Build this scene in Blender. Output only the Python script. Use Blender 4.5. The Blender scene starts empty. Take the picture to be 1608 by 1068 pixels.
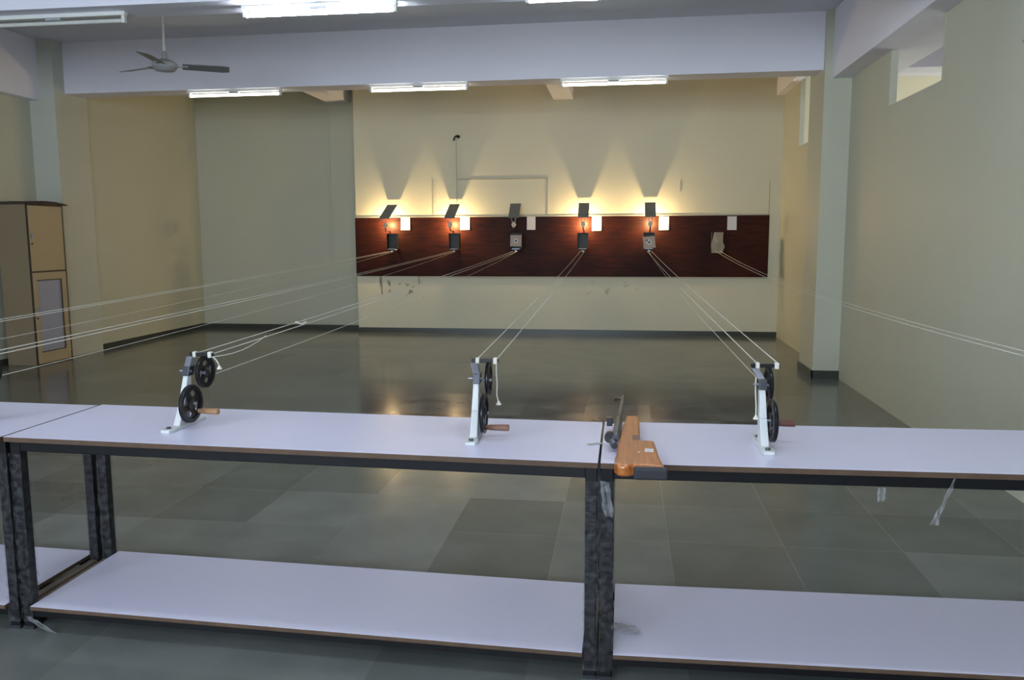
import bpy, bmesh, math, random
from mathutils import Vector, Matrix
random.seed(7)
PI = math.pi
S = bpy.context.scene
COL = S.collection

# ------------------------------------------------------------------ camera
cam_d = bpy.data.cameras.new('camera'); cam = bpy.data.objects.new('camera', cam_d); COL.objects.link(cam)
S.camera = cam
cam_d.sensor_width = 36.0; cam_d.lens = 1291.17 / 1608 * 36; cam_d.clip_start = 0.05; cam_d.clip_end = 100
pitch, yaw, roll = math.radians(7.2196), math.radians(7.7645), math.radians(-0.2167)
fw = Vector((-math.sin(yaw) * math.cos(pitch), math.cos(yaw) * math.cos(pitch), -math.sin(pitch)))
rt = Vector((math.cos(yaw), math.sin(yaw), 0)); up = rt.cross(fw)
r2 = rt * math.cos(roll) + up * math.sin(roll); u2 = -rt * math.sin(roll) + up * math.cos(roll)
m = Matrix((r2, u2, -fw)).transposed().to_4x4(); m.translation = Vector((0, 0, 1.5))
cam.matrix_world = m

# ------------------------------------------------------------------ world, exposure
w = bpy.data.worlds.new('world'); S.world = w; w.use_nodes = True
w.node_tree.nodes['Background'].inputs[0].default_value = (0.55, 0.62, 0.75, 1)
w.node_tree.nodes['Background'].inputs[1].default_value = 0.05
S.view_settings.view_transform = 'Standard'; S.view_settings.look = 'None'
S.view_settings.exposure = 1.42; S.view_settings.gamma = 1.0
try: S.view_settings.use_curve_mapping = False
except Exception: pass
TUBE_E = 38.0          # radiance of the lit tubes
BULB_W = 10.5           # watts of each lamp bulb
DAY_FILL_W = 80.0          # daylight from the unseen windows added behind the firing line

# ------------------------------------------------------------------ materials
def mat(name, col, rough=0.6, metal=0.0, var=0.06, scale=6.0, bump=0.0, spec=0.5, emit=None, es=0.0, alpha=1.0, coat=0.0):
    M = bpy.data.materials.new(name); M.use_nodes = True
    nt = M.node_tree; N = nt.nodes; L = nt.links; b = N['Principled BSDF']
    b.inputs['Roughness'].default_value = rough; b.inputs['Metallic'].default_value = metal
    b.inputs['Specular IOR Level'].default_value = spec; b.inputs['Alpha'].default_value = alpha
    b.inputs['Coat Weight'].default_value = coat
    tc = N.new('ShaderNodeTexCoord'); nz = N.new('ShaderNodeTexNoise'); nz.inputs['Scale'].default_value = scale
    nz.inputs['Detail'].default_value = 5
    L.new(tc.outputs['Object'], nz.inputs['Vector'])
    mx = N.new('ShaderNodeMix'); mx.data_type = 'RGBA'
    c = Vector(col[:3])
    mx.inputs[6].default_value = (*(c * (1 - var)), 1); mx.inputs[7].default_value = (*(c * (1 + var)), 1)
    L.new(nz.outputs['Fac'], mx.inputs[0]); L.new(mx.outputs[2], b.inputs['Base Color'])
    if bump:
        bp = N.new('ShaderNodeBump'); bp.inputs['Strength'].default_value = bump; bp.inputs['Distance'].default_value = 0.01
        L.new(nz.outputs['Fac'], bp.inputs['Height']); L.new(bp.outputs['Normal'], b.inputs['Normal'])
    if emit:
        b.inputs['Emission Color'].default_value = (*emit, 1); b.inputs['Emission Strength'].default_value = es
    return M

M = {}
M['wall'] = mat('cream_wall_paint', (0.55, 0.55, 0.435), 0.55, var=0.04, scale=1.3)
M['pillar'] = mat('pale_pillar_paint', (0.56, 0.575, 0.50), 0.55, var=0.03, scale=1.3)
M['beam'] = mat('white_distemper', (0.84, 0.83, 0.93), 0.75, var=0.035, scale=1.5)
M['ceil'] = mat('ceiling_distemper', (0.70, 0.70, 0.76), 0.8, var=0.04, scale=1.5)
M['skirt'] = mat('dark_stone_skirting', (0.045, 0.05, 0.042), 0.3, var=0.2, scale=5)
M['laminate'] = mat('white_laminate', (0.70, 0.685, 0.85), 0.28, var=0.02, scale=2)
M['ply'] = mat('plywood_edge', (0.10, 0.058, 0.033), 0.7, var=0.45, scale=22)
M['black'] = mat('black_painted_steel', (0.006, 0.006, 0.008), 0.45, var=0.3, scale=20, spec=0.25)
M['rust'] = mat('brown_rusty_steel', (0.20, 0.15, 0.115), 0.7, var=0.4, scale=25)
M['white_cast'] = mat('white_enamel_casting', (0.66, 0.68, 0.68), 0.35, var=0.04, scale=30)
M['wheel'] = mat('black_plastic_wheel', (0.008, 0.008, 0.011), 0.3, var=0.2, scale=30)
M['grey_metal'] = mat('grey_metal', (0.30, 0.31, 0.36), 0.35, metal=0.6, var=0.15, scale=30)
M['gun_metal'] = mat('blued_gun_steel', (0.10, 0.105, 0.12), 0.3, metal=0.7, var=0.2, scale=30)
M['handle_tan'] = mat('tan_wood_handle', (0.36, 0.20, 0.10), 0.55, var=0.3, scale=40)
M['handle_brown'] = mat('brown_wood_handle', (0.22, 0.11, 0.07), 0.5, var=0.35, scale=40)
M['handle_red'] = mat('red_brown_wood_handle', (0.14, 0.05, 0.035), 0.45, var=0.3, scale=40)
M['cord'] = mat('white_cotton_cord', (0.72, 0.70, 0.62), 0.9, var=0.05, scale=60)
M['rubber'] = mat('black_rubber', (0.02, 0.02, 0.028), 0.6, var=0.2, scale=50)
M['paper'] = mat('white_paper', (0.68, 0.66, 0.68), 0.8, var=0.03, scale=8)
M['ink'] = mat('faded_ink', (0.30, 0.29, 0.30), 0.8)
M['card'] = mat('tan_target_card', (0.52, 0.42, 0.35), 0.85, var=0.06, scale=20)
M['dot'] = mat('black_bullseye', (0.01, 0.01, 0.01), 0.8)
M['cardboard'] = mat('crumpled_grey_cardboard', (0.36, 0.31, 0.24), 0.9, var=0.25, scale=14, bump=0.6)
M['plate'] = mat('grey_shade_metal', (0.15, 0.17, 0.175), 0.5, var=0.12, scale=20)
M['box'] = mat('dark_box_steel', (0.035, 0.035, 0.03), 0.5, var=0.4, scale=16)
M['socket'] = mat('ceramic_socket', (0.55, 0.47, 0.36), 0.4, var=0.1, scale=20)
M['fix_white'] = mat('white_fixture_enamel', (0.74, 0.75, 0.72), 0.4, var=0.02)
M['fan'] = mat('grey_fan_enamel', (0.20, 0.20, 0.22), 0.45, var=0.06)
M['fan_hub'] = mat('pale_fan_enamel', (0.36, 0.37, 0.38), 0.4, var=0.05)
M['cab_door'] = mat('beige_cabinet_laminate', (0.44, 0.35, 0.215), 0.5, var=0.06, scale=3)
M['cab_side'] = mat('tan_cabinet_side', (0.27, 0.205, 0.125), 0.55, var=0.08, scale=3)
M['cab_edge'] = mat('dark_cabinet_edging', (0.035, 0.022, 0.014), 0.5)
M['cab_panel'] = mat('frosted_white_panel', (0.36, 0.37, 0.46), 0.3, var=0.03)
M['scorch'] = mat('dark_brown_board', (0.06, 0.042, 0.028), 0.85, var=0.5, scale=9)
M['conduit'] = mat('painted_conduit', (0.44, 0.42, 0.33), 0.6, var=0.05)
M['tube_on'] = mat('lit_tube_glass', (0.9, 0.9, 0.9), 0.3, emit=(0.84, 0.95, 1.0), es=TUBE_E)
M['tube_far'] = mat('lit_far_tube_glass', (0.9, 0.9, 0.9), 0.3, emit=(1.0, 0.98, 0.82), es=TUBE_E * 0.12)
M['tube_off'] = mat('unlit_tube_glass', (0.62, 0.62, 0.58), 0.25)
M['bulb'] = mat('glowing_bulb_glass', (1, 0.8, 0.5), 0.3, emit=(1.0, 0.62, 0.22), es=40)

def film(nm='clear_plastic_film', c=0.21, lo_=0.02, hi_=0.26):
    F = bpy.data.materials.new(nm); F.use_nodes = True
    N = F.node_tree.nodes; L = F.node_tree.links; b = N['Principled BSDF']
    b.inputs['Base Color'].default_value = (c, c * 1.02, c * 1.08, 1); b.inputs['Roughness'].default_value = 0.25
    b.inputs['Specular IOR Level'].default_value = 0.8
    tc = N.new('ShaderNodeTexCoord'); nz = N.new('ShaderNodeTexNoise'); nz.inputs['Scale'].default_value = 45; nz.inputs['Detail'].default_value = 6
    L.new(tc.outputs['Object'], nz.inputs['Vector'])
    rp = N.new('ShaderNodeMapRange'); rp.inputs[1].default_value = 0.4; rp.inputs[2].default_value = 0.75
    rp.inputs[3].default_value = lo_; rp.inputs[4].default_value = hi_
    L.new(nz.outputs['Fac'], rp.inputs[0]); L.new(rp.outputs[0], b.inputs['Alpha'])
    bp = N.new('ShaderNodeBump'); bp.inputs['Strength'].default_value = 0.9; bp.inputs['Distance'].default_value = 0.01
    L.new(nz.outputs['Fac'], bp.inputs['Height']); L.new(bp.outputs['Normal'], b.inputs['Normal'])
    return F
M['film'] = film()
M['film_loose'] = film('loose_plastic_film', 0.42, 0.14, 0.5)

def floor_mat():
    F = bpy.data.materials.new('polished_kota_stone_tiles'); F.use_nodes = True
    N = F.node_tree.nodes; L = F.node_tree.links; b = N['Principled BSDF']
    tc = N.new('ShaderNodeTexCoord'); mp = N.new('ShaderNodeMapping')
    mp.inputs['Location'].default_value = (-0.235, -3.97, 0)
    L.new(tc.outputs['Object'], mp.inputs['Vector'])
    br = N.new('ShaderNodeTexBrick'); br.offset = 0.0; br.squash = 1.0
    br.inputs['Color1'].default_value = (0.095, 0.105, 0.098, 1); br.inputs['Color2'].default_value = (0.165, 0.178, 0.167, 1)
    br.inputs['Mortar'].default_value = (0.17, 0.18, 0.155, 1)
    br.inputs['Scale'].default_value = 1.0; br.inputs['Mortar Size'].default_value = 0.0022
    br.inputs['Brick Width'].default_value = 0.55; br.inputs['Row Height'].default_value = 0.55
    br.inputs['Bias'].default_value = 0.0; br.inputs['Mortar Smooth'].default_value = 0.3
    L.new(mp.outputs['Vector'], br.inputs['Vector'])
    nz = N.new('ShaderNodeTexNoise'); nz.inputs['Scale'].default_value = 3.0; nz.inputs['Detail'].default_value = 7
    L.new(tc.outputs['Object'], nz.inputs['Vector'])
    mx = N.new('ShaderNodeMix'); mx.data_type = 'RGBA'; mx.blend_type = 'MULTIPLY'; mx.inputs[0].default_value = 1
    rp = N.new('ShaderNodeMapRange'); rp.inputs[3].default_value = 0.7; rp.inputs[4].default_value = 1.3
    L.new(nz.outputs['Fac'], rp.inputs[0])
    L.new(br.outputs['Color'], mx.inputs[6]); L.new(rp.outputs[0], mx.inputs[7]); L.new(mx.outputs[2], b.inputs['Base Color'])
    rr = N.new('ShaderNodeMapRange'); rr.inputs[3].default_value = 0.10; rr.inputs[4].default_value = 0.22
    L.new(nz.outputs['Fac'], rr.inputs[0]); L.new(rr.outputs[0], b.inputs['Roughness'])
    b.inputs['Specular IOR Level'].default_value = 0.5
    bp = N.new('ShaderNodeBump'); bp.inputs['Strength'].default_value = 0.03; bp.inputs['Distance'].default_value = 0.01
    L.new(nz.outputs['Fac'], bp.inputs['Height']); L.new(bp.outputs['Normal'], b.inputs['Normal'])
    return F
M['floor'] = floor_mat()

def board_mat():
    F = bpy.data.materials.new('dark_mahogany_veneer'); F.use_nodes = True
    N = F.node_tree.nodes; L = F.node_tree.links; b = N['Principled BSDF']
    tc = N.new('ShaderNodeTexCoord'); mp = N.new('ShaderNodeMapping'); mp.inputs['Scale'].default_value = (1.6, 1, 14)
    L.new(tc.outputs['Object'], mp.inputs['Vector'])
    nz = N.new('ShaderNodeTexNoise'); nz.inputs['Scale'].default_value = 2.5; nz.inputs['Detail'].default_value = 6
    L.new(mp.outputs['Vector'], nz.inputs['Vector'])
    n2 = N.new('ShaderNodeTexNoise'); n2.inputs['Scale'].default_value = 1.4; L.new(tc.outputs['Object'], n2.inputs['Vector'])
    ad = N.new('ShaderNodeMath'); ad.operation = 'MULTIPLY'; L.new(nz.outputs['Fac'], ad.inputs[0]); L.new(n2.outputs['Fac'], ad.inputs[1])
    cr = N.new('ShaderNodeValToRGB'); cr.color_ramp.elements[0].position = 0.1; cr.color_ramp.elements[1].position = 0.45
    cr.color_ramp.elements[0].color = (0.012, 0.005, 0.004, 1); cr.color_ramp.elements[1].color = (0.062, 0.013, 0.006, 1)
    L.new(ad.outputs[0], cr.inputs[0]); L.new(cr.outputs[0], b.inputs['Base Color'])
    b.inputs['Roughness'].default_value = 0.45; b.inputs['Specular IOR Level'].default_value = 0.1
    return F
M['board'] = board_mat()

def wood_mat():
    F = bpy.data.materials.new('orange_walnut_stock'); F.use_nodes = True
    N = F.node_tree.nodes; L = F.node_tree.links; b = N['Principled BSDF']
    tc = N.new('ShaderNodeTexCoord'); mp = N.new('ShaderNodeMapping'); mp.inputs['Scale'].default_value = (40, 3, 20)
    mp.inputs['Rotation'].default_value = (0, 0, 0.25)
    L.new(tc.outputs['Object'], mp.inputs['Vector'])
    nz = N.new('ShaderNodeTexNoise'); nz.inputs['Scale'].default_value = 2; nz.inputs['Detail'].default_value = 6
    L.new(mp.outputs['Vector'], nz.inputs['Vector'])
    cr = N.new('ShaderNodeValToRGB'); cr.color_ramp.elements[0].position = 0.3; cr.color_ramp.elements[1].position = 0.75
    cr.color_ramp.elements[0].color = (0.30, 0.075, 0.014, 1); cr.color_ramp.elements[1].color = (0.56, 0.19, 0.035, 1)
    L.new(nz.outputs['Fac'], cr.inputs[0]); L.new(cr.outputs[0], b.inputs['Base Color'])
    b.inputs['Roughness'].default_value = 0.3; b.inputs['Coat Weight'].default_value = 0.3
    return F
M['stock'] = wood_mat()

def stained_wall():
    """cream paint, with brown damp stains and drips below the board (their own place on the wall)"""
    F = bpy.data.materials.new('stained_cream_wall_paint'); F.use_nodes = True
    N = F.node_tree.nodes; L = F.node_tree.links; b = N['Principled BSDF']; b.inputs['Roughness'].default_value = 0.55
    tc = N.new('ShaderNodeTexCoord'); sp = N.new('ShaderNodeSeparateXYZ'); L.new(tc.outputs['Object'], sp.inputs[0])
    def band(sock, lo, hi, soft):
        a = N.new('ShaderNodeMapRange'); a.interpolation_type = 'SMOOTHSTEP'
        a.inputs[1].default_value = lo; a.inputs[2].default_value = lo + soft; L.new(sock, a.inputs[0])
        c = N.new('ShaderNodeMapRange'); c.interpolation_type = 'SMOOTHSTEP'
        c.inputs[1].default_value = hi; c.inputs[2].default_value = hi - soft; L.new(sock, c.inputs[0])
        mlt = N.new('ShaderNodeMath'); mlt.operation = 'MULTIPLY'; L.new(a.outputs[0], mlt.inputs[0]); L.new(c.outputs[0], mlt.inputs[1]); return mlt.outputs[0]
    def mul(a, c):
        mlt = N.new('ShaderNodeMath'); mlt.operation = 'MULTIPLY'
        for i, v in enumerate((a, c)):
            if isinstance(v, float): mlt.inputs[i].default_value = v
            else: L.new(v, mlt.inputs[i])
        return mlt.outputs[0]
    def mx_(a, c):
        mlt = N.new('ShaderNodeMath'); mlt.operation = 'MAXIMUM'; L.new(a, mlt.inputs[0]); L.new(c, mlt.inputs[1]); return mlt.outputs[0]
    nz = N.new('ShaderNodeTexNoise'); nz.inputs['Scale'].default_value = 9; nz.inputs['Detail'].default_value = 4
    L.new(tc.outputs['Object'], nz.inputs['Vector'])
    th = N.new('ShaderNodeMapRange'); th.inputs[1].default_value = 0.60; th.inputs[2].default_value = 0.68; L.new(nz.outputs['Fac'], th.inputs[0])
    X, Z = sp.outputs[0], sp.outputs[2]
    s1 = mul(mul(band(X, -3.9, -3.05, 0.2), band(Z, 0.45, 0.88, 0.12)), th.outputs[0])
    s2 = mul(mul(mul(band(X, -0.7, 0.45, 0.25), band(Z, 0.55, 0.86, 0.1)), th.outputs[0]), 0.45)
    s3 = band(X, -3.805, -3.745, 0.02); s3 = mul(s3, band(Z, 0.66, 0.95, 0.12))
    s3b = mul(band(X, -3.775, -3.745, 0.01), band(Z, 0.56, 0.8, 0.06))
    s4 = mul(band(X, -3.175, -3.155, 0.006), band(Z, 0.74, 0.95, 0.02))
    tot = mx_(mx_(mx_(s1, s2), mx_(s3, s3b)), s4)
    n2 = N.new('ShaderNodeTexNoise'); n2.inputs['Scale'].default_value = 1.2; n2.inputs['Detail'].default_value = 5
    L.new(tc.outputs['Object'], n2.inputs['Vector'])
    base = N.new('ShaderNodeMix'); base.data_type = 'RGBA'
    base.inputs[6].default_value = (0.66, 0.63, 0.475, 1); base.inputs[7].default_value = (0.70, 0.665, 0.505, 1)
    L.new(n2.outputs['Fac'], base.inputs[0])
    o = N.new('ShaderNodeMix'); o.data_type = 'RGBA'; L.new(base.outputs[2], o.inputs[6]); o.inputs[7].default_value = (0.16, 0.085, 0.04, 1)
    L.new(mul(tot, 0.8), o.inputs[0]); L.new(o.outputs[2], b.inputs['Base Color'])
    return F
M['wall_stained'] = stained_wall()

# ------------------------------------------------------------------ mesh helpers
def bx(bm, x0, x1, y0, y1, z0, z1, mi=0):
    vs = [bm.verts.new((x, y, z)) for z in (z0, z1) for y in (y0, y1) for x in (x0, x1)]
    fs = [(0, 2, 3, 1), (4, 5, 7, 6), (0, 1, 5, 4), (2, 6, 7, 3), (0, 4, 6, 2), (1, 3, 7, 5)]
    for f in fs:
        fc = bm.faces.new([vs[i] for i in f]); fc.material_index = mi
    return vs
def prism(bm, pts, z0, z1, mi=0, z_top=None):
    """vertical prism over a plan polygon; z_top may give a height per point"""
    n = len(pts)
    a = [bm.verts.new((p[0], p[1], z0 if not callable(z0) else z0(*p))) for p in pts]
    b = [bm.verts.new((p[0], p[1], z1 if z_top is None else z_top[i])) for i, p in enumerate(pts)]
    bm.faces.new(a[::-1]).material_index = mi; bm.faces.new(b).material_index = mi
    for i in range(n):
        bm.faces.new((a[i], a[(i + 1) % n], b[(i + 1) % n], b[i])).material_index = mi
def hexa(bm, A, B, mi=0):
    """solid between two matching quads of 3D points"""
    a = [bm.verts.new(p) for p in A]; b = [bm.verts.new(p) for p in B]; n = len(a)
    bm.faces.new(a[::-1]).material_index = mi; bm.faces.new(b).material_index = mi
    for i in range(n):
        bm.faces.new((a[i], a[(i + 1) % n], b[(i + 1) % n], b[i])).material_index = mi
def cyl(bm, p0, p1, r0, r1=None, n=16, mi=0):
    r1 = r0 if r1 is None else r1
    p0, p1 = Vector(p0), Vector(p1); d = (p1 - p0).normalized()
    q = d.to_track_quat('Z', 'Y')
    A = [p0 + q @ Vector((r0 * math.cos(2 * PI * k / n), r0 * math.sin(2 * PI * k / n), 0)) for k in range(n)]
    B = [p1 + q @ Vector((r1 * math.cos(2 * PI * k / n), r1 * math.sin(2 * PI * k / n), 0)) for k in range(n)]
    hexa(bm, A, B, mi)
def path(bm, pts, r, n=6, mi=0):
    pts = [Vector(p) for p in pts]; rings = []
    for i, p in enumerate(pts):
        d = (pts[min(i + 1, len(pts) - 1)] - pts[max(i - 1, 0)]).normalized()
        q = d.to_track_quat('Z', 'Y')
        rr = r[i] if isinstance(r, (list, tuple)) else r
        rings.append([bm.verts.new(p + q @ Vector((rr * math.cos(2 * PI * k / n), rr * math.sin(2 * PI * k / n), 0))) for k in range(n)])
    for a, b in zip(rings, rings[1:]):
        for k in range(n):
            bm.faces.new((a[k], a[(k + 1) % n], b[(k + 1) % n], b[k])).material_index = mi
    bm.faces.new(rings[0][::-1]).material_index = mi; bm.faces.new(rings[-1]).material_index = mi
def lathe(bm, prof, cx, cy, cz, n=24, axis='Z', mi=0, closed=False):
    """prof: list of (radius, height)"""
    def P(r, h, a):
        if axis == 'Z': return (cx + r * math.cos(a), cy + r * math.sin(a), cz + h)
        return (cx + h, cy + r * math.cos(a), cz + r * math.sin(a))
    rings = [[bm.verts.new(P(max(r, 1e-4), h, 2 * PI * k / n)) for k in range(n)] for r, h in prof]
    for a, b in zip(rings, rings[1:]):
        for k in range(n): bm.faces.new((a[k], a[(k + 1) % n], b[(k + 1) % n], b[k])).material_index = mi
    if closed:
        for k in range(n): bm.faces.new((rings[-1][k], rings[-1][(k + 1) % n], rings[0][(k + 1) % n], rings[0][k])).material_index = mi
    else:
        bm.faces.new(rings[0][::-1]).material_index = mi; bm.faces.new(rings[-1]).material_index = mi
def obj(name, bm, mats, parent=None, smooth=False, bevel=0.0, seg=2):
    bmesh.ops.recalc_face_normals(bm, faces=bm.faces)
    me = bpy.data.meshes.new(name); bm.to_mesh(me); bm.free()
    for k in (mats if isinstance(mats, (list, tuple)) else [mats]): me.materials.append(M[k])
    if smooth:
        for p in me.polygons: p.use_smooth = True
    o = bpy.data.objects.new(name, me); COL.objects.link(o)
    if parent: o.parent = parent
    if bevel:
        md = o.modifiers.new('bevel', 'BEVEL'); md.width = bevel; md.segments = seg; md.limit_method = 'ANGLE'; md.angle_limit = 0.7
    if smooth and not bevel:
        md = o.modifiers.new('split', 'EDGE_SPLIT'); md.split_angle = 0.7
    return o
def nb(): return bmesh.new()
def thing(name, label, cat, loc=(0, 0, 0), rz=0.0, group=None):
    o = bpy.data.objects.new(name, None); COL.objects.link(o); o.empty_display_size = 0.1
    o.location = loc; o.rotation_euler = (0, 0, rz); o['label'] = label; o['category'] = cat
    if group: o['group'] = group
    return o
def tag(o, label, cat, group=None):
    o['label'] = label; o['category'] = cat
    if group: o['group'] = group
    return o
def struct(name, bm, mats, label, **k):
    o = obj(name, bm, mats, **k); o['kind'] = 'structure'; o['label'] = label; o['category'] = name.split('_')[0]; return o
def dup(root, loc, rz, label, group=None):
    r = root.copy(); COL.objects.link(r); r.location = loc; r.rotation_euler = (0, 0, rz); r['label'] = label
    if group: r['group'] = group
    for ch in list(root.children):
        c = ch.copy(); COL.objects.link(c); c.parent = r
        for g in list(ch.children):
            d = g.copy(); COL.objects.link(d); d.parent = c
    return r

# ================================================================== THE ROOM
XL, XR, YB, YF = -6.95, 2.24, 12.5, -4.0      # left wall (far part), right wall, target wall, wall behind the camera
def ceil_z(x, y=0): return 3.73 + 0.018 * (1.85 - x)
bm = nb(); bx(bm, -8.0, 7.2, YF - .3, 13.3, -0.12, 0.0); struct('floor', bm, 'floor', 'polished dark green stone tile floor')
bm = nb()
pl = [(-8.0, YF - .3), (7.2, YF - .3), (7.2, 13.3), (-8.0, 13.3)]
prism(bm, pl, lambda x, y: ceil_z(x), 0, z_top=[ceil_z(p[0]) + 0.15 for p in pl])
struct('ceiling', bm, 'ceil', 'white ceiling slab above the beams')
# target wall, juts forward of the recess on its left
bm = nb(); bx(bm, -4.15, 7.0, YB, YB + .25, 0, 3.95); struct('wall_back', bm, 'wall_stained', 'cream target wall with brown damp stains under the dark board')
bm = nb(); bx(bm, -7.3, -4.15, 12.9, 13.1, 0, 4.0); struct('wall_recess', bm, 'wall', 'cream wall of the recess left of the target wall')
bm = nb(); bx(bm, -4.64, -4.16, 12.80, 12.9, 0, 3.95); struct('trim_1', bm, 'wall', 'shallow cream pilaster at the corner of the recess')
bm = nb(); bx(bm, -7.5, XL, 10.12, 12.95, 0, 4.0); struct('wall_left', bm, 'wall', 'cream left wall beyond the pillar')
bm = nb(); bx(bm, -7.5, -7.27, YF, 9.5, 0, 4.0); struct('wall_left_near', bm, 'wall', 'cream left wall behind the cabinet')
bm = nb(); bx(bm, -7.5, -6.93, 9.5, 10.12, 0, 4.0); struct('trim_2', bm, 'pillar', 'cream pillar on the left wall beside the cabinet')
bm = nb(); bx(bm, 1.975, 2.32, 8.89, 9.55, 0, 3.9); struct('trim_3', bm, 'wall', 'cream pillar against the right wall')
bm = nb(); bx(bm, -7.5, 7.0, YF - .2, YF, 0, 4.0); struct('wall_front', bm, 'wall', 'cream wall behind the shooter')

# right wall with three high openings
WT = 0.055
ops = [(3.9, 5.22, 2.585, 3.12), (6.44, 7.66, 2.585, 3.12), (9.9, 11.4, 2.63, 3.50)]
bm = nb()
bx(bm, XR, XR + WT, YF, YB, 0, 2.56); bx(bm, XR, XR + WT, YF, YB, 3.50, 3.95)
ys = [YF] + [v for o_ in ops for v in o_[:2]] + [YB]
for i in range(0, len(ys), 2): bx(bm, XR, XR + WT, ys[i], ys[i + 1], 2.56, 3.50)
bx(bm, XR, XR + WT, ops[2][0], ops[2][1], 2.56, ops[2][2])
for o_ in ops[:2]: bx(bm, XR, XR + WT, o_[0], o_[1], 2.56, o_[2]); bx(bm, XR, XR + WT, o_[0], o_[1], 3.12, 3.50)
struct('wall_right', bm, 'wall', 'pale right wall with high unglazed openings')
for i, o_ in enumerate(ops):
    bm = nb(); t = 0.012
    bx(bm, XR - .002, XR + WT + .004, o_[1] - t, o_[1] + .004, o_[2], o_[3]); bx(bm, XR - .002, XR + WT + .004, o_[0] - .004, o_[0] + t, o_[2], o_[3])
    bx(bm, XR - .002, XR + WT + .004, o_[0], o_[1], o_[2] - .004, o_[2] + t)
    struct('window_%d' % (i + 1), bm, 'wall', ['high opening nearest the camera in the right wall', 'high opening in the right wall before the pillar', 'tall narrow opening in the right wall beyond the pillar'][i])
# adjoining room
bm = nb(); bx(bm, 6.6, 6.8, YF, YB, 0, 4.0); struct('wall_side_room', bm, 'wall', 'far wall of the adjoining room')

# beams
def beam(name, p0, p1, wd, zb0, zb1, label, m_='beam'):
    """beam along X from p0 to p1 (front edge), wd deep, bottoms zb0/zb1"""
    A = [(p0[0], p0[1], zb0), (p0[0], p0[1] + wd, zb0), (p0[0], p0[1] + wd, 3.98), (p0[0], p0[1], 3.98)]
    B = [(p1[0], p1[1], zb1), (p1[0], p1[1] + wd, zb1), (p1[0], p1[1] + wd, 3.98), (p1[0], p1[1], 3.98)]
    b_ = nb(); hexa(b_, A, B); return struct(name, b_, m_, label)
beam('trim_4', (-6.95, 9.70), (2.0, 8.95), 0.32, 3.275, 3.155, 'broad lavender-white beam across the far bay')
beam('trim_5', (-7.27, 5.56), (2.05, 5.55), 0.32, 3.105, 3.105, 'near ceiling beam carrying the close tube lights')
beam('trim_6', (-7.27, 2.4), (2.05, 2.4), 0.32, 3.105, 3.105, 'ceiling beam above the firing tables')
beam('trim_7', (-7.27, -0.8), (2.05, -0.8), 0.32, 3.105, 3.105, 'ceiling beam behind the shooter')
beam('trim_8', (2.62, 8.95), (6.6, 8.95), 0.32, 3.155, 3.155, 'beam of the adjoining room seen through the opening')
bm = nb(); bx(bm, 2.05, 2.62, YF, 8.89, 3.06, 3.95); struct('trim_9', bm, 'beam', 'long beam along the top of the right wall')
bm = nb(); bx(bm, -7.4, -7.13, YF, 9.5, 3.17, 3.98); struct('trim_10', bm, 'beam', 'long beam along the top of the left wall')
bm = nb(); bx(bm, -1.07, -0.78, 9.52, YB, 3.50, 3.9); struct('trim_11', bm, 'beam', 'shallow beam from the far beam to the middle of the target wall')
bm = nb(); bx(bm, -4.64, -4.3, 9.86, 12.8, 3.58, 3.95); struct('trim_12', bm, 'beam', 'shallow beam running to the recess pilaster')
bm = nb(); bx(bm, 2.13, XR, 9.55, YB, 3.48, 3.9); struct('trim_13', bm, 'beam', 'shallow beam along the right wall of the far bay')

# skirtings
def skirt(name, a, b, c, d, label, h=0.075):
    b_ = nb(); bx(b_, a, b, c, d, 0, h); struct(name, b_, 'skirt', label)
skirt('baseboard_back', -4.155, XR, YB - .015, YB, 'dark stone skirting under the target wall')
skirt('baseboard_recess', XL, -4.16, 12.785, 12.80, 'dark stone skirting of the recess')
skirt('baseboard_left', XL, XL + .015, 10.12, 12.8, 'dark stone skirting of the left wall')
bm = nb(); bx(bm, -7.27, -6.93, 9.485, 9.5, 0, .075); bx(bm, -7.27, -7.255, YF, 9.49, 0, .075)
struct('baseboard_left_near', bm, 'skirt', 'dark stone skirting round the left pillar')
bm = nb(); bx(bm, 1.96, XR, 8.872, 8.89, 0, .085); bx(bm, 1.957, 1.975, 8.872, 9.56, 0, .085)
struct('baseboard_pillar', bm, 'skirt', 'dark stone skirting round the right pillar')

# unseen windows added behind the shooter for cool daylight
for k, (wx, ww) in enumerate(((-4.6, 2.2), (-1.0, 2.2))):
    bm = nb(); bx(bm, wx - ww / 2 - .05, wx + ww / 2 + .05, YF, YF + .03, 1.2, 2.8); struct('window_%d' % (k + 4), bm, 'fix_white', 'added unseen window in the wall behind the shooter')
    ld = bpy.data.lights.new('fill_daylight', 'AREA'); ld.shape = 'RECTANGLE'; ld.size = ww; ld.size_y = 1.5; ld.energy = DAY_FILL_W; ld.color = (0.74, 0.85, 1.0)
    lo = bpy.data.objects.new('fill_daylight', ld); COL.objects.link(lo); lo.location = (wx, YF + .06, 2.0); lo.rotation_euler = (PI / 2, 0, 0)

# unseen windows with area lights, added to brighten the adjoining room
for k, wy in enumerate((10.6, 6.0)):
    bm = nb(); bx(bm, 6.57, 6.6, wy - 1.3, wy + 1.3, .9, 2.6); struct('window_%d' % (k + 6), bm, 'fix_white', 'added unseen window of the adjoining room')
    ld = bpy.data.lights.new('fill_daylight', 'AREA'); ld.shape = 'RECTANGLE'; ld.size = 2.4; ld.size_y = 1.5; ld.energy = (48, 8)[k]; ld.color = (1.0, 1.0, 0.95)
    lo = bpy.data.objects.new('fill_daylight', ld); COL.objects.link(lo); lo.location = (6.54, wy, 1.75); lo.rotation_euler = (PI / 2, 0, PI / 2)

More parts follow.
